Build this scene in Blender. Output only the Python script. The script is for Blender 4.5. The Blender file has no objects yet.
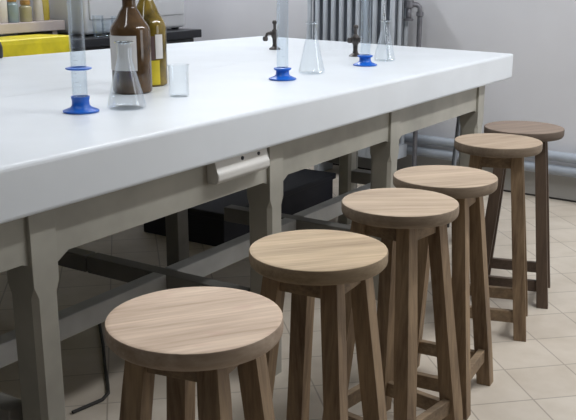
import bpy, bmesh, math, random
from mathutils import Vector, Matrix
random.seed(7)
C = bpy.context.scene.collection
PI = math.pi

# ------------------------------------------------------------------ materials
def new_mat(name):
    m = bpy.data.materials.new(name); m.use_nodes = True
    nt = m.node_tree
    return m, nt, nt.nodes['Principled BSDF'], nt.nodes, nt.links

def mix_col(N, L, fac, a, b):
    n = N.new('ShaderNodeMix'); n.data_type = 'RGBA'
    for sock, v in ((n.inputs[0], fac), (n.inputs[6], a), (n.inputs[7], b)):
        if hasattr(v, 'is_output'): L.new(v, sock)
        elif isinstance(v, (int, float)): sock.default_value = v
        else: sock.default_value = (*v, 1)
    return n.outputs[2]

def coords(N, L, scale=(1, 1, 1), rot=(0, 0, 0), loc=(0, 0, 0), kind='Object'):
    t = N.new('ShaderNodeTexCoord'); mp = N.new('ShaderNodeMapping')
    mp.inputs['Scale'].default_value = scale; mp.inputs['Rotation'].default_value = rot
    mp.inputs['Location'].default_value = loc
    L.new(t.outputs[kind], mp.inputs[0]); return mp.outputs[0]

def noise(N, L, vec, scale, detail=3, rough=.55):
    n = N.new('ShaderNodeTexNoise'); n.inputs['Scale'].default_value = scale
    n.inputs['Detail'].default_value = detail; n.inputs['Roughness'].default_value = rough
    L.new(vec, n.inputs['Vector']); return n.outputs['Fac']

def ramp(N, L, fac, a, b):
    r = N.new('ShaderNodeMapRange'); r.inputs[1].default_value = a; r.inputs[2].default_value = b
    L.new(fac, r.inputs[0]); return r.outputs[0]

def bump(N, L, P, h, strength, dist=.002):
    b = N.new('ShaderNodeBump'); b.inputs['Strength'].default_value = strength
    b.inputs['Distance'].default_value = dist
    L.new(h, b.inputs['Height']); L.new(b.outputs[0], P.inputs['Normal'])

def paint(name, col, rough=.5, var=.06, scale=6, metallic=0, spec=.5):
    m, nt, P, N, L = new_mat(name)
    v = coords(N, L)
    f = noise(N, L, v, scale)
    d = tuple(max(0, c * (1 - var * 2.2)) for c in col); e = tuple(min(1, c * (1 + var)) for c in col)
    L.new(mix_col(N, L, ramp(N, L, f, .3, .7), d, e), P.inputs['Base Color'])
    P.inputs['Roughness'].default_value = rough; P.inputs['Metallic'].default_value = metallic
    P.inputs['Specular IOR Level'].default_value = spec
    return m

def wood(name, light, dark, rot=0., stain=None, rough=.62, seed=0., grain=1.25, axis='x'):
    """long fibres along local x (seats, rails) or z (legs)"""
    m, nt, P, N, L = new_mat(name)
    sc = (1.6, 13, 13) if axis == 'x' else (13, 13, 1.4)
    v = coords(N, L, scale=sc, rot=(0, 0, rot), loc=(seed, seed * 1.7, seed * .6))
    n1 = noise(N, L, v, 1.6, 4, .6)
    v2 = coords(N, L, scale=(sc[0] * 1.5, sc[1] * 6, sc[2] * 6) if axis == 'x' else (80, 80, 3), rot=(0, 0, rot), loc=(seed * 2, seed, seed))
    n2 = noise(N, L, v2, 1.5, 3, .6)
    w = N.new('ShaderNodeMath'); w.operation = 'MULTIPLY_ADD'; w.inputs[1].default_value = .45 * grain
    L.new(n2, w.inputs[0]); L.new(n1, w.inputs[2])
    f = ramp(N, L, w.outputs[0], .45, .98)
    col = mix_col(N, L, f, dark, light)
    if stain:
        v3 = coords(N, L, scale=(3, 9, 4), rot=(0, 0, rot), loc=(seed, 0, 3))
        n3 = noise(N, L, v3, 1.4, 2)
        col = mix_col(N, L, ramp(N, L, n3, .58, .78), col, stain)
    L.new(col, P.inputs['Base Color']); P.inputs['Roughness'].default_value = rough
    P.inputs['Specular IOR Level'].default_value = .35
    bump(N, L, P, w.outputs[0], .25, .0015)
    return m

def glass(name, tint=(.975, .985, .99), gloss=(.9, .93, .97), edge=.5, base=.012):
    m, nt, P, N, L = new_mat(name)
    N.remove(P); out = N['Material Output']
    t = N.new('ShaderNodeBsdfTransparent'); t.inputs[0].default_value = (*tint, 1)
    g = N.new('ShaderNodeBsdfGlossy'); g.inputs[0].default_value = (*gloss, 1); g.inputs['Roughness'].default_value = .06
    lw = N.new('ShaderNodeLayerWeight'); lw.inputs[0].default_value = .22
    mr = N.new('ShaderNodeMapRange'); mr.inputs[3].default_value = base; mr.inputs[4].default_value = edge
    L.new(lw.outputs['Facing'], mr.inputs[0])
    mx = N.new('ShaderNodeMixShader'); L.new(mr.outputs[0], mx.inputs[0])
    L.new(t.outputs[0], mx.inputs[1]); L.new(g.outputs[0], mx.inputs[2]); L.new(mx.outputs[0], out.inputs[0])
    return m

M = {}
M['top'] = paint('white_gloss_tabletop_paint', (.72, .765, .81), .34, .025, 3)
M['top_back'] = paint('white_tabletop_paint', (.72, .765, .81), .34, .025, 3)
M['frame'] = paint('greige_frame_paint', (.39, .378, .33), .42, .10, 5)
M['frame_shaded'] = paint('greige_frame_paint_shaded', (.20, .195, .18), .5, .10, 5)  # frame paint darkened: shade beneath the tables put into the colour
M['rail'] = paint('pale_grey_rail_paint', (.50, .51, .51), .45, .10, 5)
M['socket'] = paint('white_plastic', (.66, .65, .62), .4, .04)
M['black'] = paint('black_plastic', (.012, .012, .014), .4, .1)
M['navy'] = paint('dark_navy_paint', (.010, .012, .022), .6, .15)
M['steel'] = paint('dark_steel', (.035, .04, .05), .4, .1, 8, .5)
M['rod'] = paint('grey_steel_rod', (.30, .33, .37), .4, .1, 8, .6)
M['blue'] = paint('blue_plastic', (.008, .12, .56), .32, .06)
M['tap'] = paint('tarnished_bronze', (.07, .062, .058), .42, .25, 30, .5)
M['wall'] = paint('lilac_grey_wall_paint', (.68, .685, .715), .75, .03, 1.5, 0, .2)
M['wall_low'] = paint('grey_dado_paint', (.42, .415, .40), .7, .04, 2, 0, .2)
M['ceiling'] = paint('white_ceiling_paint', (.75, .75, .74), .9, .02)
M['pipe'] = paint('blue_grey_pipe_paint', (.36, .40, .46), .4, .06, 5)
M['radiator'] = paint('blue_grey_radiator_enamel', (.48, .52, .57), .38, .05, 5)
M['radiator_shade'] = paint('radiator_gap_shade', (.15, .17, .20), .5, .05, 5)  # radiator enamel darkened to carry the shade in the gaps
M['valve'] = paint('dull_grey_brass', (.20, .20, .22), .4, .15, 20, .5)
M['white_enamel'] = paint('white_enamel', (.66, .67, .69), .35, .02, 4)
M['counter_black'] = paint('black_worktop_laminate', (.012, .013, .018), .4, .1)
M['counter_body'] = paint('grey_counter_front', (.07, .07, .075), .6, .08)
M['yellow'] = paint('yellow_plastic_sheet', (.74, .62, .012), .45, .10, 9)
M['pink'] = paint('pinkish_grey_shelf', (.50, .44, .43), .55, .05)
M['label'] = paint('greyish_white_paper', (.62, .60, .58), .8, .03)
M['label_y'] = paint('yellow_paper', (.60, .48, .02), .7, .08, 14)
M['label_b'] = paint('mauve_brown_paper', (.105, .060, .055), .7, .08)
M['dark_amber'] = paint('dark_brown_glass', (.085, .047, .020), .10, .35, 10)
M['olive_amber'] = paint('olive_brown_glass', (.17, .115, .014), .10, .45, 12)
M['cap'] = paint('black_bottle_cap', (.015, .012, .012), .4, .1)
M['cream'] = paint('cream_ceramic', (.62, .58, .52), .4, .05)
M['tealm'] = paint('grey_teal_glass', (.28, .36, .38), .2, .1)
M['khaki'] = paint('khaki_glass', (.46, .42, .26), .25, .12)
M['orange'] = paint('orange_wood', (.46, .26, .07), .45, .25, 25)
M['mustard'] = paint('mustard_plastic', (.48, .38, .05), .4, .1)
M['glass'] = glass('clear_lab_glass')
M['glass_blue'] = glass('bluish_cylinder_glass', (.95, .97, .985), (.85, .9, .96), .5, .02)
M['glass_rim'] = glass('thick_glass_rim', (.93, .95, .96), (.97, .98, 1), .7, .30)
M['graduation'] = paint('grey_graduation_ink', (.35, .40, .50), .6, .02)
M['cord'] = paint('dark_rubber', (.03, .028, .026), .6, .1)

# ------------------------------------------------------------------ mesh helpers
def link(name, bm, mat, parent=None, smooth=False, loc=None):
    bmesh.ops.recalc_face_normals(bm, faces=bm.faces)
    me = bpy.data.meshes.new(name); bm.to_mesh(me); bm.free()
    o = bpy.data.objects.new(name, me); C.objects.link(o)
    if mat: me.materials.append(mat)
    if smooth:
        for p in me.polygons: p.use_smooth = True
        try: me.set_sharp_from_angle(angle=math.radians(40))
        except Exception: pass
    if parent: o.parent = parent
    if loc: o.location = loc
    return o

def tag(o, label=None, cat=None, group=None, kind=None):
    if label: o['label'] = label
    if cat: o['category'] = cat
    if group: o['group'] = group
    if kind: o['kind'] = kind
    return o

def empty(name, loc, rz=0.):
    o = bpy.data.objects.new(name, None); C.objects.link(o)
    o.empty_display_size = .05; o.location = loc; o.rotation_euler = (0, 0, rz); return o

def bevel(bm, w, seg=2, edges=None):
    if w > 0: bmesh.ops.bevel(bm, geom=edges or bm.edges[:], offset=w, segments=seg, affect='EDGES', profile=.5, clamp_overlap=True)

def add_box(bm, x0, x1, y0, y1, z0, z1):
    vs = [bm.verts.new((x, y, z)) for z in (z0, z1) for x, y in ((x0, y0), (x1, y0), (x1, y1), (x0, y1))]
    for f in ((0, 3, 2, 1), (4, 5, 6, 7), (0, 1, 5, 4), (1, 2, 6, 5), (2, 3, 7, 6), (3, 0, 4, 7)):
        bm.faces.new([vs[i] for i in f])
    return vs

def box_bm(x0, x1, y0, y1, z0, z1, bv=.004, seg=2):
    bm = bmesh.new(); add_box(bm, x0, x1, y0, y1, z0, z1); bevel(bm, bv, seg); return bm

def prism_bm(poly, z0, z1, bv=.0, seg=3, keep_sharp=None):
    bm = bmesh.new()
    a = [bm.verts.new((x, y, z0)) for x, y in poly]; b = [bm.verts.new((x, y, z1)) for x, y in poly]
    n = len(poly)
    bm.faces.new(a[::-1]); bm.faces.new(b)
    for i in range(n): bm.faces.new((a[i], a[(i + 1) % n], b[(i + 1) % n], b[i]))
    bevel(bm, bv, seg, [e for e in bm.edges if not keep_sharp or not all(keep_sharp(v.co) for v in e.verts)]); return bm

def lathe(bm, prof, seg=32, cx=0, cy=0, cz=0, wob=None):
    rings = []
    for r, z in prof:
        if r < 1e-6: rings.append([bm.verts.new((cx, cy, cz + z))])
        else:
            rings.append([bm.verts.new((cx + r * (wob(k) if wob else 1) * math.cos(2 * PI * k / seg), cy + r * (wob(k) if wob else 1) * math.sin(2 * PI * k / seg), cz + z)) for k in range(seg)])
    for a, b in zip(rings, rings[1:]):
        for k in range(seg):
            k2 = (k + 1) % seg
            if len(a) == 1 and len(b) == 1: continue
            if len(a) == 1: bm.faces.new((a[0], b[k2], b[k]))
            elif len(b) == 1: bm.faces.new((a[k], a[k2], b[0]))
            else: bm.faces.new((a[k], a[k2], b[k2], b[k]))
    return bm

def lathe_bm(prof, seg=32, **k): return lathe(bmesh.new(), prof, seg, **k)

def tube(bm, pts, r, seg=10, caps=True):
    pts = [Vector(p) for p in pts]; rings = []
    up = None
    for i, p in enumerate(pts):
        d = (pts[min(i + 1, len(pts) - 1)] - pts[max(i - 1, 0)]).normalized()
        if up is None:
            up = Vector((0, 0, 1)) if abs(d.z) < .9 else Vector((1, 0, 0))
        u = d.cross(up).normalized(); v = u.cross(d).normalized(); up = v
        rr = r[i] if isinstance(r, (list, tuple)) else r
        rings.append([bm.verts.new(p + rr * (math.cos(2 * PI * k / seg) * u + math.sin(2 * PI * k / seg) * v)) for k in range(seg)])
    for a, b in zip(rings, rings[1:]):
        for k in range(seg): bm.faces.new((a[k], a[(k + 1) % seg], b[(k + 1) % seg], b[k]))
    if caps: bm.faces.new(rings[0][::-1]); bm.faces.new(rings[-1])
    return bm

def tube_bm(pts, r, seg=10): return tube(bmesh.new(), pts, r, seg)

def beam_bm(p, q, w, h, bv=.003, hint=(0, 0, 1)):
    """rectangular bar from p to q; h along hint, w across"""
    p, q = Vector(p), Vector(q); d = (q - p).normalized()
    u = d.cross(Vector(hint)).normalized(); v = u.cross(d).normalized()
    bm = bmesh.new(); r = []
    for c in (p, q):
        r.append([bm.verts.new(c + a * u * w / 2 + b * v * h / 2) for a, b in ((-1, -1), (1, -1), (1, 1), (-1, 1))])
    bm.faces.new(r[0][::-1]); bm.faces.new(r[1])
    for k in range(4): bm.faces.new((r[0][k], r[0][(k + 1) % 4], r[1][(k + 1) % 4], r[1][k]))
    bevel(bm, bv, 2); return bm

# ------------------------------------------------------------------ the place's frames
ANG = math.radians(57.0)
O = Vector((1.1476, 4.5211, 0)); D = Vector((math.cos(ANG), math.sin(ANG), 0)); NN = Vector((-D.y, D.x, 0))
def T(s, t, z=0.): return O + D * s + NN * t + Vector((0, 0, z))
WANG = math.radians(-37.5)
WD = Vector((math.cos(WANG), math.sin(WANG), 0)); WN = Vector((-WD.y, WD.x, 0)); W0 = Vector((1.535, 5.282, 0))
def W(u, off, z=0.): return W0 + WD * u - WN * off + Vector((0, 0, z))

# ------------------------------------------------------------------ setting
def floor_mat():
    m, nt, P, N, L = new_mat('beige_floor_tiles')
    g = coords(N, L, scale=(1, 1, 1), kind='Object')
    b = N.new('ShaderNodeTexBrick'); b.offset = 0; b.squash = 1
    b.inputs['Scale'].default_value = 1; b.inputs['Brick Width'].default_value = .2265; b.inputs['Row Height'].default_value = .2265
    b.inputs['Mortar Size'].default_value = .0032; b.inputs['Mortar Smooth'].default_value = .3; b.inputs['Bias'].default_value = 0
    b.inputs['Color1'].default_value = (.56, .50, .425, 1); b.inputs['Color2'].default_value = (.60, .545, .47, 1)
    b.inputs['Mortar'].default_value = (.36, .32, .27, 1)
    L.new(g, b.inputs['Vector'])
    n1 = noise(N, L, g, 7, 4)
    mott = mix_col(N, L, ramp(N, L, n1, .35, .75), (1, 1, 1), (.86, .84, .81))
    mm = N.new('ShaderNodeMix'); mm.data_type = 'RGBA'; mm.blend_type = 'MULTIPLY'; mm.inputs[0].default_value = 1
    L.new(b.outputs['Color'], mm.inputs[6]); L.new(mott, mm.inputs[7])
    L.new(mm.outputs[2], P.inputs['Base Color']); P.inputs['Roughness'].default_value = .45
    bump(N, L, P, b.outputs['Fac'], -.3, .002)
    return m
bm = bmesh.new(); add_box(bm, -9, 9, -9, 9, -.1, 0)
fl = link('floor', bm, floor_mat()); tag(fl, 'beige square floor tiles laid in a straight grid', 'floor', kind='structure')
fl.location = (.755, 2.82, 0); fl.rotation_euler = (0, 0, math.radians(10.5))

def slab_between(name, p, q, z0, z1, thick, mat, label, cat='wall'):
    """upright slab from p to q, its room face on the line p-q, thickness behind"""
    p, q = Vector(p), Vector(q); d = (q - p).normalized(); n = Vector((-d.y, d.x, 0))
    bm = bmesh.new()
    poly = [p, q, q + n * thick, p + n * thick]
    a = [bm.verts.new((v.x, v.y, z0)) for v in poly]; b = [bm.verts.new((v.x, v.y, z1)) for v in poly]
    bm.faces.new(a[::-1]); bm.faces.new(b)
    for i in range(4): bm.faces.new((a[i], a[(i + 1) % 4], b[(i + 1) % 4], b[i]))
    o = link(name, bm, mat); tag(o, label, cat, kind='structure'); return o

HC = 3.0
CL = T(.98, 3.08)                               # corner of back wall and left wall (behind the white cabinet)
# exact corner: the left wall line t = 3.08 meets the back wall line
k = ((W0 - T(0, 3.08)).dot(WN)) / D.dot(WN); CL = T(0, 3.08) + D * k
slab_between('wall_back', CL, W(4.5, 0), 0, HC, .15, M['wall'], 'pale lilac grey wall behind the radiator and pipes')
slab_between('wall_left', CL - D * 7.0, CL, 0, HC, .15, M['wall'], 'pale grey wall behind the side counter')
uc = (CL - W0).dot(WD)
slab_between('wall_foot_shadow', W(uc + .02, .004), W(4.5, .004), 0, .012, .004, M['cord'], 'thin dark strip put in for the shadow gap along the foot of the wall', 'shadow_strip')  # dark strip drawn in for the shadow gap at the wall foot
slab_between('trim_1', W(uc + .02, .006), W(4.5, .006), .012, .15, .006, M['wall_low'], 'grey painted skirting band along the foot of the wall', 'skirting')
bm = bmesh.new(); add_box(bm, -9, 9, -9, 9, HC, HC + .1)
cl = link('ceiling', bm, M['ceiling']); tag(cl, 'plain white ceiling above the lab', 'ceiling', kind='structure')

CP = [(-.746, 3.239, .0062), (-.685, 3.017, .0062), (-.645, 2.845, .0062), (-.603, 2.69, .0062), (-.590, 2.63, .0062), (-.600, 2.585, .0062), (-.636, 2.545, .0062), (-.676, 2.50, .0062)]
# ------------------------------------------------------------------ tables (local x = along the long side, y = away from the stools)
ZT, ZB = .94, .816
RC = (-1.9, .43)
def lab_table():
    root = empty('laboratory_table', T(RC[0], RC[1]), ANG)
    tag(root, 'long white painted laboratory table with thick top beside the row of stools', 'table')
    def P(s, t): return (s - RC[0], t - RC[1])
    top = prism_bm([P(-4.3, 0), P(0, 0), P(.175, .869), P(-4.3, .869)], ZB, ZT, .011, 3, lambda c: c.y > .43)
    link('tabletop', top, M['top'], root)
    rows = [-3.99, -3.083, -2.105, -1.245, -.30]; hw = .039
    for i, s in enumerate(rows):
        for t0, t1 in ((.045, .137), (.748, .825)):
            if t0 > .5 and i in (2, 3): continue      # the long inner side stands on its end legs
            x0, y0 = P(s - hw, t0); x1, y1 = P(s + hw, t1)
            bm = bmesh.new()
            # square head, long chamfered shank as on turned-stop table legs
            hs = []
            c = .012
            for z, k in ((0, 1), (.05, 1), (.075, 1.0), (.60, 1.0), (.63, 0), (ZB, 0)):
                cc = c * k + .0008
                hs.append([bm.verts.new((x, y, z)) for x, y in ((x0 + cc, y0), (x1 - cc, y0), (x1, y0 + cc), (x1, y1 - cc), (x1 - cc, y1), (x0 + cc, y1), (x0, y1 - cc), (x0, y0 + cc))])
            for a, b in zip(hs, hs[1:]):
                for k in range(8): bm.faces.new((a[k], a[(k + 1) % 8], b[(k + 1) % 8], b[k]))
            bm.faces.new(hs[0][::-1]); bm.faces.new(hs[-1])
            link('leg', bm, M['frame'], root)
    za, zb = .69, ZB
    for a, b in zip(rows, rows[1:]):
        for t0, t1 in ((.056, .080), (.790, .814)):
            x0, y0 = P(a + hw, t0); x1, y1 = P(b - hw, t1)
            # board with small curved haunches where it meets the legs
            pts = [(x0, za - .026), (x0 + .045, za), (x1 - .02, za), (x1, za - .008), (x1, zb), (x0, zb)]
            bm = bmesh.new()
            A = [bm.verts.new((x, y0, z)) for x, z in pts]; B = [bm.verts.new((x, y1, z)) for x, z in pts]
            n = len(pts); bm.faces.new(A); bm.faces.new(B[::-1])
            for i in range(n): bm.faces.new((A[i], B[i], B[(i + 1) % n], A[(i + 1) % n]))
            link('apron', bm, M['frame'], root)
    for s in (rows[0], rows[-1]):
        x, y0 = P(s - .012, .137); x1, y1 = P(s + .012, .748)
        link('apron', box_bm(x, x1, y0, y1, za, zb, .002), M['frame'], root)
    tm = .50
    for s in rows:
        x0, y0 = P(s - .07, .137) if s > -3.9 else P(s - .03, .137); x1, y1 = P(s - .01, .866) if s > -3.9 else P(s + .03, .87)
        if s > -.5: x0, x1, y1 = x0 + .04, x1 + .04, P(0, .748)[1]
        link('cross_rail', box_bm(x0, x1, y0, y1, .235, .302, .004), M['frame_shaded'], root)
    for a, b in zip(rows, rows[1:]):
        x0, y0 = P(a + (-.01 if a > -3.9 else .03), tm - .03); x1, y1 = P(b - (.07 if b < -.5 else .03), tm + .03)
        link('stretcher', box_bm(x0, x1, y0, y1, .232, .304, .004), M['rail'], root)
    # shallow white socket box fixed below the tabletop edge, just before the third leg
    x0, y0 = P(-2.455, .012); x1, y1 = P(-2.19, .056)
    pts = [(y0, .757), (y0 - .0, .775), (y0 + .010, .788), (y0 + .013, ZB), (y1, ZB), (y1, .745), (y0 + .01, .745)]
    bm = bmesh.new(); A = [bm.verts.new((x0, y, z)) for y, z in pts]; B = [bm.verts.new((x1, y, z)) for y, z in pts]
    n = len(pts); bm.faces.new(A); bm.faces.new(B[::-1])
    for i in range(n): bm.faces.new((A[i], B[i], B[(i + 1) % n], A[(i + 1) % n]))
    bevel(bm, .004, 2)
    sb = link('socket_box', bm, M['socket'], root); sb['label'] = 'white plastic socket box'
    for u in (.50, .82):
        xx = x0 + (x1 - x0) * u
        bm = lathe_bm([(0, 0), (.006, 0), (.006, .003), (0, .004)], 10)
        bmesh.ops.rotate(bm, cent=(0, 0, 0), matrix=Matrix.Rotation(PI / 2, 3, 'X'), verts=bm.verts)
        sc = link('screw', bm, M['steel'], sb, True); sc.location = (xx, y0 + .012, .802)
    return root
lab_table()

def back_table():
    rc = (-1.9, 1.4)
    root = empty('laboratory_table', T(*rc), ANG)
    tag(root, 'second white laboratory table joined behind the one with stools, under the taps', 'table')
    def P(s, t): return (s - rc[0], t - rc[1])
    link('tabletop', prism_bm([P(-4.3, .871), P(.1755, .871), P(.365, 1.80), P(-4.3, 2.34)], ZB, ZT, .008, 2, lambda c: c.y < -.5), M['top_back'], root)
    rows = [-3.99, -2.90, -1.50, .09]
    for t, rr in ((.99, rows), (1.70, [-3.99, -3.123, -2.145, .09])):
        for s in rr:
            x, y = P(s, t); link('leg', box_bm(x - .037, x + .037, y - .037, y + .037, 0, ZB, .004), M['frame_shaded'], root)
    for t, rr in ((.99, rows), (1.70, [-3.99, -3.123, -2.145, .09])):
        for a, b in zip(rr, rr[1:]):
            x0, y = P(a + .037, t); x1, _ = P(b - .037, t)
            link('apron', box_bm(x0, x1, y - .012, y + .012, .70, ZB, .002), M['frame_shaded'], root)
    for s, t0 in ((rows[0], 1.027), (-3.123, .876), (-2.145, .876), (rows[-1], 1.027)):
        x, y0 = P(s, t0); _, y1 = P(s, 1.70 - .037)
        link('cross_rail', box_bm(x - .03, x + .03, y0, y1, .235, .302, .004), M['frame_shaded'], root)
    return root
back_table()

# dark chest and other things below / beyond the table
ch = empty('storage_chest', T(-.52, 1.33), ANG)
tag(ch, 'low dark navy chest on the floor in the shade beneath the white tables', 'chest')
link('body', box_bm(-.54, .54, -.27, .27, 0, .15, .006), M['navy'], ch)
link('lid', box_bm(-.555, .555, -.285, .285, .15, .185, .008), M['navy'], ch)

# leaning rod at the end of the table
rod = empty('leaning_rod', (.93, 4.87, 0))
tag(rod, 'thin dark grey rod leaning up to the underside of the table end', 'rod')

# ------------------------------------------------------------------ stools
SEATS = [
    # x, y, azimuth of the right-hand leg, seat colours, stain, grain rotation, label
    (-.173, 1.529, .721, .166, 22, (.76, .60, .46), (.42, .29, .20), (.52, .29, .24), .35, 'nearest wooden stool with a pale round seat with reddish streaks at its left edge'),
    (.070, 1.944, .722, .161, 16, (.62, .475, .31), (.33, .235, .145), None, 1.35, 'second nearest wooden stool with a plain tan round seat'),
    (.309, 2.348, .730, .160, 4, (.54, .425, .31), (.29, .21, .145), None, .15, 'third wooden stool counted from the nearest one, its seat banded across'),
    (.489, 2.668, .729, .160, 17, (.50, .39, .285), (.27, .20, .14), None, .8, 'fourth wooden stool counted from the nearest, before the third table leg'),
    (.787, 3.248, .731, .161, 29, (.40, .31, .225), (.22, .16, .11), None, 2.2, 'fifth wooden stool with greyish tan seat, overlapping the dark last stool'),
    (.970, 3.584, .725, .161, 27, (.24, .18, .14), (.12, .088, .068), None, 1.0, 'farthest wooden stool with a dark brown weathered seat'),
]
TH = .037
def stool(i):
    x, y, HS, RS, az, c1, c2, stain, gr, label = SEATS[i]
    rnd = random.Random(20 + i)
    az = math.radians(az)
    root = empty('wooden_stool', (x, y, 0), az)
    tag(root, label, 'stool', 'round wooden stools along the table')
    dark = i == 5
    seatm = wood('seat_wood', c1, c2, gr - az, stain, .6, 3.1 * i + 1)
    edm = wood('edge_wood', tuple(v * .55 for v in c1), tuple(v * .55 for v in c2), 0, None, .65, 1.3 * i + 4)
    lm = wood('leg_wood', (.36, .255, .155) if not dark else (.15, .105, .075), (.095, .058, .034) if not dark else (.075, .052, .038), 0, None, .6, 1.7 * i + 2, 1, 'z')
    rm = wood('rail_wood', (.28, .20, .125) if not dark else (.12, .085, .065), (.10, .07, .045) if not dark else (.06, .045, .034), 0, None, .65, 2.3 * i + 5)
    zt, zb = HS, HS - TH
    w = [1 + .006 * math.sin(2 * a * 2 * PI / 48 + i) + .004 * math.sin(3 * a * 2 * PI / 48 + 2 * i) for a in range(48)]
    wob = lambda k: w[k % 48]
    prof = [(0, zb), (RS - .014, zb), (RS - .006, zb + .002), (RS - .001, zb + .008), (RS, zb + .014), (RS, zt - .004), (RS - .0015, zt - .001), (RS - .004, zt), (RS - .012, zt + .0003), (RS * .6, zt + .0003), (0, zt + .0003)]
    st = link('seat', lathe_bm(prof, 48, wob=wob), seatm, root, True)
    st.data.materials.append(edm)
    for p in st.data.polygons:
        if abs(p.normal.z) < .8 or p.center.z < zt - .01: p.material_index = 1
    rt, rb, ht, hb = .102, .186, .021, .023          # leg centre radius and half width, at the top and at the floor
    def ctr(k, z):
        f = 1 - z / zb; r = rt + (rb - rt) * f; a = k * PI / 2
        return Vector((r * math.cos(a), r * math.sin(a), z))
    for k in range(4):
        bm = bmesh.new(); rings = []
        a = k * PI / 2 + PI / 4
        u, v = Vector((math.cos(a), math.sin(a), 0)), Vector((-math.sin(a), math.cos(a), 0))
        for z in (0, .1, .35, .6, zb):
            h = hb + (ht - hb) * z / zb + (0 if z in (0, zb) else rnd.uniform(-.0012, .0012)); c = ctr(k, z)
            rings.append([bm.verts.new(c + u * h * p + v * h * q) for p, q in ((-1, -1), (1, -1), (1, 1), (-1, 1))])
        for A, B in zip(rings, rings[1:]):
            for j in range(4): bm.faces.new((A[j], A[(j + 1) % 4], B[(j + 1) % 4], B[j]))
        bm.faces.new(rings[0][::-1]); bm.faces.new(rings[-1])
        bevel(bm, .003, 2, [e for e in bm.edges if abs((e.verts[0].co - e.verts[1].co).normalized().z) > .7])
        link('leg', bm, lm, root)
    for k in range(4):
        for nm, zc, hh, ww in (('top_rail', zb - .026, .048, .022), ('stretcher', .098 + (.012 if k % 2 else -.012), .046, .022)):
            p, q = ctr(k, zc), ctr((k + 1) % 4, zc); d = (q - p).normalized()
            link(nm, beam_bm(p + d * .018, q - d * .018, ww, hh, .002), rm, root)
    return root
for i in range(6): stool(i)

# ------------------------------------------------------------------ glassware on the table
def cylinder(p, rz, label, ring=False, H=.40, flange=.034):
    root = empty('measuring_cylinder', p, rz); tag(root, label, 'measuring cylinder', 'tall measuring cylinders on the table')
    prof = [(0, 0), (.049, 0), (.053, .002), (.053, .006), (.045, .009), (.031, .015), (.0260, .021), (.0250, .034)]
    prof += [(flange, .040), (flange, .045)] if flange > .03 else [(.0265, .040), (.0275, .047)]
    prof += [(.0235, .047), (.0235, .036), (0, .036)]
    link('foot', lathe_bm(prof, 6 if False else 36), M['blue'], root, True)
    ro, ri = .0225, .0205
    prof = [(0, .038), (ro - .003, .038), (ro, .042), (ro, H - .01), (ro + .002, H), (ro + .001, H + .002), (ri + .001, H), (ri, H - .01), (ri, .046), (0, .044)]
    g = link('tube', lathe_bm(prof, 32), M['glass_blue'], root, True)
    bm = bmesh.new()
    for j in range(22):
        z = .09 + j * .0125; a0 = -PI / 2 - .35; n = 5 if j % 5 == 0 else 3
        vs = []
        for k in range(n):
            a = a0 + k * .14
            vs.append((bm.verts.new(((ro + .0003) * math.cos(a), (ro + .0003) * math.sin(a), z)), bm.verts.new(((ro + .0003) * math.cos(a), (ro + .0003) * math.sin(a), z + .0008))))
        for A, B in zip(vs, vs[1:]): bm.faces.new((A[0], B[0], B[1], A[1]))
    link('graduation', bm, M['graduation'], g)
    if ring:
        prof = [(ro + .0005, -.004), (.030, -.004), (.038, -.001), (.038, .002), (.030, .004), (ro + .0005, .004), (ro + .0005, -.004)]
        r = link('collar_ring', lathe_bm(prof, 6 * 6), M['blue'], root, True, (0, 0, .128))
    return root
cylinder((-.612, 2.590, ZT), 0, 'nearest tall measuring cylinder with a blue foot and a blue collar ring on its tube', True, .43, .027)
cylinder((-.021, 3.400, ZT), .2, 'measuring cylinder on a blue spool foot, middle one of the three on the table', False, .42)
cylinder((.341, 3.930, ZT), .4, 'farthest measuring cylinder on a blue spool foot, before the radiator', False, .42)

def flask(p, label, rb=.056, H=.205, rn=.0215, fill=False):
    root = empty('conical_flask', p); tag(root, label, 'flask', 'conical glass flasks on the table')
    zs = H * .70
    prof = [(0, 0), (rb - .008, 0), (rb - .001, .005), (rb, .012), (rb - .004, .024), (rn + .004, zs - .006), (rn, zs + .012), (rn, H - .006), (rn + .005, H - .002), (rn + .005, H), (rn - .002, H - .001), (rn - .002, zs + .012), (rn + .002, zs - .006), (rb - .006, .024), (rb - .003, .012), (rb - .009, .003), (0, .003)]
    prof = [(r, z) for r, z in prof]
    link('body', lathe_bm(prof, 36), M['glass'], root, True)
    ringp = [(rn + .0005, H - .006), (rn + .006, H - .004), (rn + .006, H), (rn + .0005, H)]
    link('rim', lathe_bm(ringp + [ringp[0]], 32), M['glass_rim'], root, True)
    return root
flask((-.490, 2.665, ZT), 'large clear conical flask in front of the brown bottles', .060, .200, .022)
flask((.096, 3.615, ZT), 'clear conical flask standing right of the middle measuring cylinder', .055, .205, .0215)
flask((.449, 4.140, ZT), 'clear conical flask standing right of the farthest measuring cylinder', .051, .185, .0195)
gt = empty('added_glass_tube', (.449, 4.140, ZT + .0065)); tag(gt, 'bent clear glass tube added in the farthest conical flask for a bright curved highlight', 'tube')
link('tube', tube_bm([(.018, 0, 0), (.006, 0, .10), (-.004, 0, .19), (-.010, .004, .23), (-.008, .008, .262), (.004, .012, .285), (.022, .016, .296)], .0058, 10), M['glass_rim'], gt, True)  # tube added to give a bright curved highlight by the flask
def beaker(p, label, r=.034, H=.105):
    root = empty('beaker', p); tag(root, label, 'beaker')
    link('body', lathe_bm([(0, 0), (r - .004, 0), (r, .005), (r, H - .006), (r + .003, H), (r, H), (r - .002, H - .006), (r - .002, .006), (0, .003)], 32), M['glass'], root, True)
    return root
beaker((-.363, 2.93, ZT), 'small clear glass beaker standing just right of the brown bottles')

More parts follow.
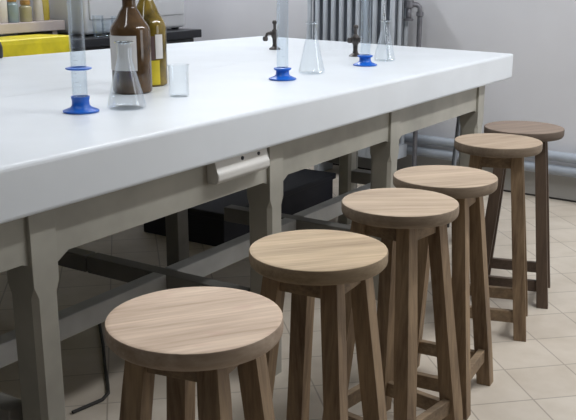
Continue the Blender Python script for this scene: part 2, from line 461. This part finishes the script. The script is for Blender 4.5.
def bottle(p, rz, mat, labels, label, r=.0675, H=.30, shoulder=.20):
    root = empty('reagent_bottle', p, rz); tag(root, label, 'bottle')
    prof = [(0, 0), (r - .008, 0), (r - .001, .006), (r, .014), (r, shoulder)]
    rn = .0225
    hn = H - .05 - shoulder
    prof += [(r - .003, shoulder + hn * .12), (r - .009, shoulder + hn * .25), (r - .022, shoulder + hn * .47), (rn + .012, shoulder + hn * .74), (rn + .004, shoulder + hn * .9), (rn, shoulder + hn)]
    prof += [(rn, H - .03), (rn + .004, H - .028), (rn + .004, H - .022), (rn, H - .02), (rn, H), (0, H)]
    b = link('body', lathe_bm(prof, 40), mat, root, True)
    link('cap', lathe_bm([(0, H - .004), (rn + .004, H - .004), (rn + .005, H), (rn + .005, H + .03), (rn + .003, H + .034), (0, H + .034)], 28), M['cap'], root, True)
    for nm, m, a0, a1, z0, z1 in labels:                        # curved paper labels
        bm = bmesh.new(); n = 14; R = r + .0012
        c = []
        for k in range(n + 1):
            a = math.radians(a0 + (a1 - a0) * k / n)
            c.append([bm.verts.new((q * math.cos(a), q * math.sin(a), z)) for q, z in ((R, z0), (R, z1), (R - .0011, z1), (R - .0011, z0))])
        for A, B in zip(c, c[1:]):
            for j in range(4): bm.faces.new((A[j], B[j], B[(j + 1) % 4], A[(j + 1) % 4]))
        bm.faces.new(c[0]); bm.faces.new(c[-1][::-1])
        link(nm, bm, m, root)
    return root
bottle((-.534, 3.03, ZT), 0, M['dark_amber'], [('label', M['label'], -185, -64, .080, .195)],
       'dark brown glass bottle with a blank greyish label behind the conical flask', .0675, .34, .212)
bottle((-.508, 3.235, ZT), 0, M['olive_amber'], [('label', M['label_b'], -104, -60, .096, .180), ('label', M['label_y'], -104, -46, .008, .094), ('label', M['label'], -58, -32, .10, .185)],
       'olive brown glass bottle with a yellow lower label, behind the dark brown bottle', .0675, .36, .212)

# gas taps
def tap(p, rz, label, arms):
    root = empty('gas_tap', p, rz); tag(root, label, 'tap', 'bronze gas taps on the table')
    link('base', lathe_bm([(0, 0), (.030, 0), (.031, .004), (.024, .010), (.015, .016), (0, .016)], 24), M['tap'], root, True)
    link('stem', lathe_bm([(0, .014), (.014, .014), (.011, .03), (.012, .055), (.018, .068), (.020, .085), (.015, .10), (.010, .106), (0, .106)], 20), M['tap'], root, True)
    for ang, ln, drop in arms:
        c, s_ = math.cos(ang), math.sin(ang)
        nz = link('nozzle', tube_bm([(0, 0, .084), (c * ln * .45, s_ * ln * .45, .086), (c * ln * .8, s_ * ln * .8, .082), (c * ln, s_ * ln, .082 - drop)], [.011, .010, .008, .007], 12), M['tap'], root, True)
        kb = lathe_bm([(0, -.012), (.010, -.012), (.014, -.006), (.014, .006), (.010, .012), (0, .012)], 14)
        kk = link('nozzle_tip', kb, M['tap'], nz, True); kk.location = (c * ln, s_ * ln, .080 - drop)
    h = bmesh.new(); tube(h, [(0, 0, .10), (0, 0, .135)], [.007, .008], 12)
    hh = link('handle', h, M['tap'], root, True)
    k2 = lathe_bm([(0, .130), (.008, .131), (.013, .138), (.013, .146), (.008, .152), (0, .153)], 14)
    link('handle_knob', k2, M['tap'], hh, True)
    return root
tap((-.071, 4.77, ZT), 0, 'farther bronze gas tap with a bent nozzle, left of the middle measuring cylinder', [(PI, .050, .024)])
tap((.330, 4.37, ZT), 0, 'bronze gas tap standing close to the foot of the farthest measuring cylinder', [(2.6, .030, .004), (-.5, .026, .0)])

# dark bottle cut by the left edge
db = empty('dark_bottle', T(-1.60, 2.02, ZT)); tag(db, 'small round black bottle at the far left edge of the tables', 'bottle')
link('body', lathe_bm([(0, 0), (.042, 0), (.046, .006), (.047, .05), (.040, .074), (.020, .088), (.016, .10), (0, .10)], 28), M['black'], db, True)
link('cap', lathe_bm([(0, .098), (.019, .098), (.019, .118), (0, .12)], 20), M['black'], db, True)

# ------------------------------------------------------------------ side counter, yellow sheet, shelf and cabinet
cr = empty('side_counter', T(-1.6, 2.72), ANG); tag(cr, 'long side counter with a black worktop behind the tables', 'counter')
link('worktop', box_bm(-2.6, 2.10, -.31, .33, .90, .955, .006), M['counter_black'], cr)
link('body', box_bm(-2.58, 2.06, -.27, .32, .06, .895, .004), M['counter_body'], cr)
link('plinth', box_bm(-2.56, 1.98, -.22, .31, 0, .06, .002), M['black'], cr)
for k in range(5):
    link('door', box_bm(-2.56 + k * .915, -2.56 + k * .915 + .895, -.288, -.27, .08, .875, .003), M['counter_body'], cr)

ys = empty('yellow_sheet', T(-1.6, 2.42, .955), ANG); tag(ys, 'bright yellow plastic sheet hanging over the side counter edge at left', 'sheet')
bm = bmesh.new()
pts = [(.24, .0005), (.24, .028), (.02, .030), (-.010, .030), (-.017, .024), (-.020, .0), (-.021, -.12), (-.015, -.12), (-.0145, .0), (0, .0005)]
A = []
for k in range(9):
    x = -1.6 + (2.46) * k / 8; o_ = .003 * math.sin(k * 2.1)
    A.append([bm.verts.new((x, y + (-abs(o_) if z < 0 and y < -.019 else 0), z)) for y, z in pts])
n = len(pts)
for a, b in zip(A, A[1:]):
    for j in range(n): bm.faces.new((a[j], b[j], b[(j + 1) % n], a[(j + 1) % n]))
bm.faces.new(A[0]); bm.faces.new(A[-1][::-1])
link('sheet', bm, M['yellow'], ys)

sh = empty('glassware_shelf', T(-1.55, 2.79, .955), ANG); tag(sh, 'low pinkish grey shelf board holding glassware above the yellow sheet', 'shelf')
link('board', box_bm(-1.6, 1.035, -.115, .25, .040, .098, .004), M['pink'], sh)
for x in (-1.55, -.6, .3, .98): link('support', box_bm(x - .02, x + .02, -.08, .24, 0, .040, .003), M['pink'], sh)
SZ = .955 + .098
def ware(name, s, t, prof, mat, label, cat, cap=None, z=SZ):
    r = empty(name, T(s, t, z)); tag(r, label, cat)
    link('body', lathe_bm(prof, 24), mat, r, True)
    if cap: link(cap[0], lathe_bm(cap[1], 20), cap[2], r, True)
    return r
def jar(r, h): return [(0, 0), (r - .004, 0), (r, .005), (r, h * .85), (r * .7, h * .95), (r * .65, h), (0, h)]
def lid(r, h): return [(0, h), (r * .72, h), (r * .74, h + .004), (r * .74, h + .025), (0, h + .028)]
ware('glass_jar', -.93, 2.76, jar(.040, .15), M['cream'], 'tall white jar cut by the left edge on the glassware shelf', 'jar', ('lid', lid(.04, .15), M['cream']))
ware('glass_jar', -.862, 2.735, jar(.034, .12), M['tealm'], 'grey teal glass jar near the left end of the glassware shelf', 'jar', ('lid', lid(.036, .12), M['orange']))
ware('glass_jar', -.79, 2.84, jar(.036, .15), M['tealm'], 'second grey teal glass jar, right of the first on the shelf', 'jar', ('lid', lid(.036, .15), M['orange']))
ware('glass_jar', -.765, 2.735, jar(.036, .10), M['khaki'], 'khaki jar with an orange lid on the glassware shelf', 'jar', ('lid', lid(.040, .10), M['orange']))
ware('tall_bottle', -.665, 2.74, [(0, 0), (.028, 0), (.031, .005), (.028, .11), (.02, .16), (.012, .19), (.012, .22), (0, .22)], M['cream'], 'tall whitish bottle right of the khaki jar', 'bottle', ('cap', [(0, .22), (.015, .22), (.015, .24), (0, .242)], M['cream']))
ware('mustard_jar', -.572, 2.80, jar(.038, .14), M['mustard'], 'mustard yellow jar at the right end of the glassware shelf', 'jar', ('lid', lid(.042, .14), M['cream']))

cb = empty('drying_cabinet', T(-.08, 2.785, .955), ANG); tag(cb, 'large white enamel cabinet with rounded corners standing on the black counter', 'cabinet')
link('body', box_bm(-.41, .55, -.26, .24, .012, .82, .025, 4), M['white_enamel'], cb, True)
link('door', box_bm(-.38, .515, -.275, -.258, .10, .78, .008, 3), M['white_enamel'], cb, True)
hd = link('handle', tube_bm([(-.34, -.274, .40), (-.34, -.305, .41), (-.34, -.305, .53), (-.34, -.274, .54)], .008, 10), M['valve'], cb, True)
for x in (-.37, .50):
    for y in (-.2, .2): link('foot', box_bm(x - .02, x + .02, y - .02, y + .02, 0, .014, .003), M['black'], cb)
for j, (s, h, r) in enumerate(((-.46, .13, .032), (-.38, .10, .034), (-.30, .12, .03))):
    rr = empty('glass_tumbler', T(s, 2.45, .955)); tag(rr, ['clear glass tumbler before the left side of the white cabinet', 'shorter clear glass tumbler, middle one before the white cabinet', 'clear glass tumbler before the white cabinet, beside the dark bottle neck'][j], 'glass', 'clear tumblers before the white cabinet')
    link('body', lathe_bm([(0, 0), (r - .004, 0), (r, .004), (r + .003, h), (r + .001, h), (r - .003, .006), (0, .005)], 24), M['glass_blue'], rr, True)

# ------------------------------------------------------------------ radiator, pipes
rad = empty('radiator', W(-1.165, .205), WANG); tag(rad, 'grey blue column radiator on the wall behind the table', 'radiator')
RZ0, RZ1 = .16, 1.30
def section(x):
    bm = bmesh.new()
    for y in (.085, 0, -.085):
        pts = [(x, y, RZ0 + .05), (x, y, RZ1 - .05)]
        tube(bm, pts, .0165, 12)
    bm2 = bm
    for z0, z1 in ((RZ0, RZ0 + .085), (RZ1 - .085, RZ1)):
        vs = add_box(bm2, x - .0305, x + .0305, -.102, .102, z0, z1)
    return bm2
nsec = 11; pitch = .0635
for k in range(nsec):
    x = .27 - pitch * k
    link('section', section(x), M['radiator'], rad, False)
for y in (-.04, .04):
    link('gap_shade_plate', box_bm(.27 - pitch * (nsec - 1), .27, y - .005, y + .005, RZ0 + .06, RZ1 - .06, 0), M['radiator_shade'], rad)  # dark plates put in as the shade between the columns
for x in (.22, -.30):
    link('foot', box_bm(x - .018, x + .018, -.09, .09, 0, RZ0 + .003, .004), M['radiator'], rad)

def wpipe(name, pts, r, mat, label, cat, parts=()):
    root = empty(name, W(pts[0][0], pts[0][1], 0), 0); tag(root, label, cat)
    inv = W(pts[0][0], pts[0][1], 0)
    link('tube', tube_bm([W(*p) - inv for p in pts], r, 14), mat, root, True)
    for nm, p, rr, h, m in parts:
        bm = lathe_bm([(0, -h / 2), (rr * .8, -h / 2), (rr, -h / 2 + .004), (rr, h / 2 - .004), (rr * .8, h / 2), (0, h / 2)], 16)
        o = link(nm, bm, m, root, True); o.location = W(*p) - inv
    return root
def hpipe(z, r, label):
    root = empty('heating_pipe', W(.8, .06, z), WANG); tag(root, label, 'pipe')
    link('tube', tube_bm([(uc + .1 - .8, 0, 0), (3.6, 0, 0)], r, 18), M['pipe'], root, True)
    for u in (-1.55, -.25, 1.2, 2.4):
        link('bracket', box_bm(u - .012, u + .012, -.008, .050, -.008, .008, .002), M['pipe'], root)
    return root
hpipe(.277, .030, 'upper of two blue grey heating pipes running low along the wall')
hpipe(.196, .030, 'lower of two blue grey heating pipes running low along the wall')
UP = -.79
vp = wpipe('riser_pipe', [(UP, .13, 0.0), (UP, .13, 1.10), (UP - .003, .13, 1.128), (UP - .02, .14, 1.142), (UP - .05, .16, 1.145), (UP - .082, .17, 1.145)], .016, M['valve'],
      'grey vertical heating pipe with an elbow at the right end of the radiator', 'pipe',
      [('elbow_nut', (UP, .13, 1.085), .023, .03, M['valve']), ('valve_body', (UP - .06, .165, 1.145), .030, .05, M['valve']), ('valve_stem', (UP - .06, .165, 1.09), .017, .07, M['valve']), ('valve_wheel', (UP - .06, .165, 1.05), .032, .016, M['valve'])])

# leaning rod: foot on the floor, head against the underside of the tabletop end
rf, rh = Vector((.862, 4.60, .003)), Vector((.935, 4.69, .80))
rod.location = (rf.x, rf.y, 0)
link('shaft', tube_bm([rf - rod.location, rh - rod.location], .013, 12), M['rod'], rod, True)
link('tip', tube_bm([(0, 0, 0), (rh - rf) * .03], .016, 12), M['cord'], rod, True)

# ------------------------------------------------------------------ cord under the table
cord = empty('power_cord', CP[0]); tag(cord, 'dark cord trailing over the floor tiles between table leg and nearest stool', 'cord')
link('cable', tube_bm([Vector(p) - Vector(CP[0]) for p in CP], .006, 8), M['cord'], cord, True)

# ------------------------------------------------------------------ camera, light
cam = bpy.data.cameras.new('camera'); cam.sensor_width = 36; cam.lens = 880 / 576 * 36; cam.clip_start = .05
co = bpy.data.objects.new('camera', cam); C.objects.link(co)
co.location = (0, 0, 1.34); co.rotation_euler = (PI / 2 - math.radians(15.134), 0, 0)
bpy.context.scene.camera = co

def area(name, loc, target, sx, sy, power, col):
    l = bpy.data.lights.new(name, 'AREA'); l.shape = 'RECTANGLE'; l.size = sx; l.size_y = sy; l.energy = power; l.color = col
    o = bpy.data.objects.new(name, l); C.objects.link(o); o.location = loc
    o.rotation_euler = (Vector(target) - Vector(loc)).to_track_quat('-Z', 'Y').to_euler(); return o
def strip(s_, t_, ln, power, col, z=2.85):
    l = bpy.data.lights.new('fluorescent_or_fill_light', 'AREA'); l.shape = 'RECTANGLE'; l.size = ln; l.size_y = .18; l.energy = power; l.color = col
    o = bpy.data.objects.new('fluorescent_or_fill_light', l); C.objects.link(o); o.location = T(s_, t_, z); o.rotation_euler = (0, 0, ANG)
strip(-.75, -1.40, 2.9, 72, (.985, .99, 1))
strip(.1, 2.2, 1.9, 42, (.95, .97, 1))  # added unseen strip, brightens the back wall and rear tabletop
strip(-2.5, .5, 2.4, 20, (.95, .97, 1))  # added unseen strip, evens out the near left tabletop
area('window_light', (5.0, 2.2, 1.9), (0, 3.4, .7), 2.4, 1.8, 45, (.96, .98, 1))
w = bpy.data.worlds.new('world'); bpy.context.scene.world = w; w.use_nodes = True
w.node_tree.nodes['Background'].inputs[0].default_value = (.90, .95, 1, 1); w.node_tree.nodes['Background'].inputs[1].default_value = .085
sc = bpy.context.scene
vs = sc.view_settings; vs.view_transform = 'Standard'; vs.look = 'None'; vs.gamma = 1; vs.exposure = 0; vs.use_curve_mapping = False
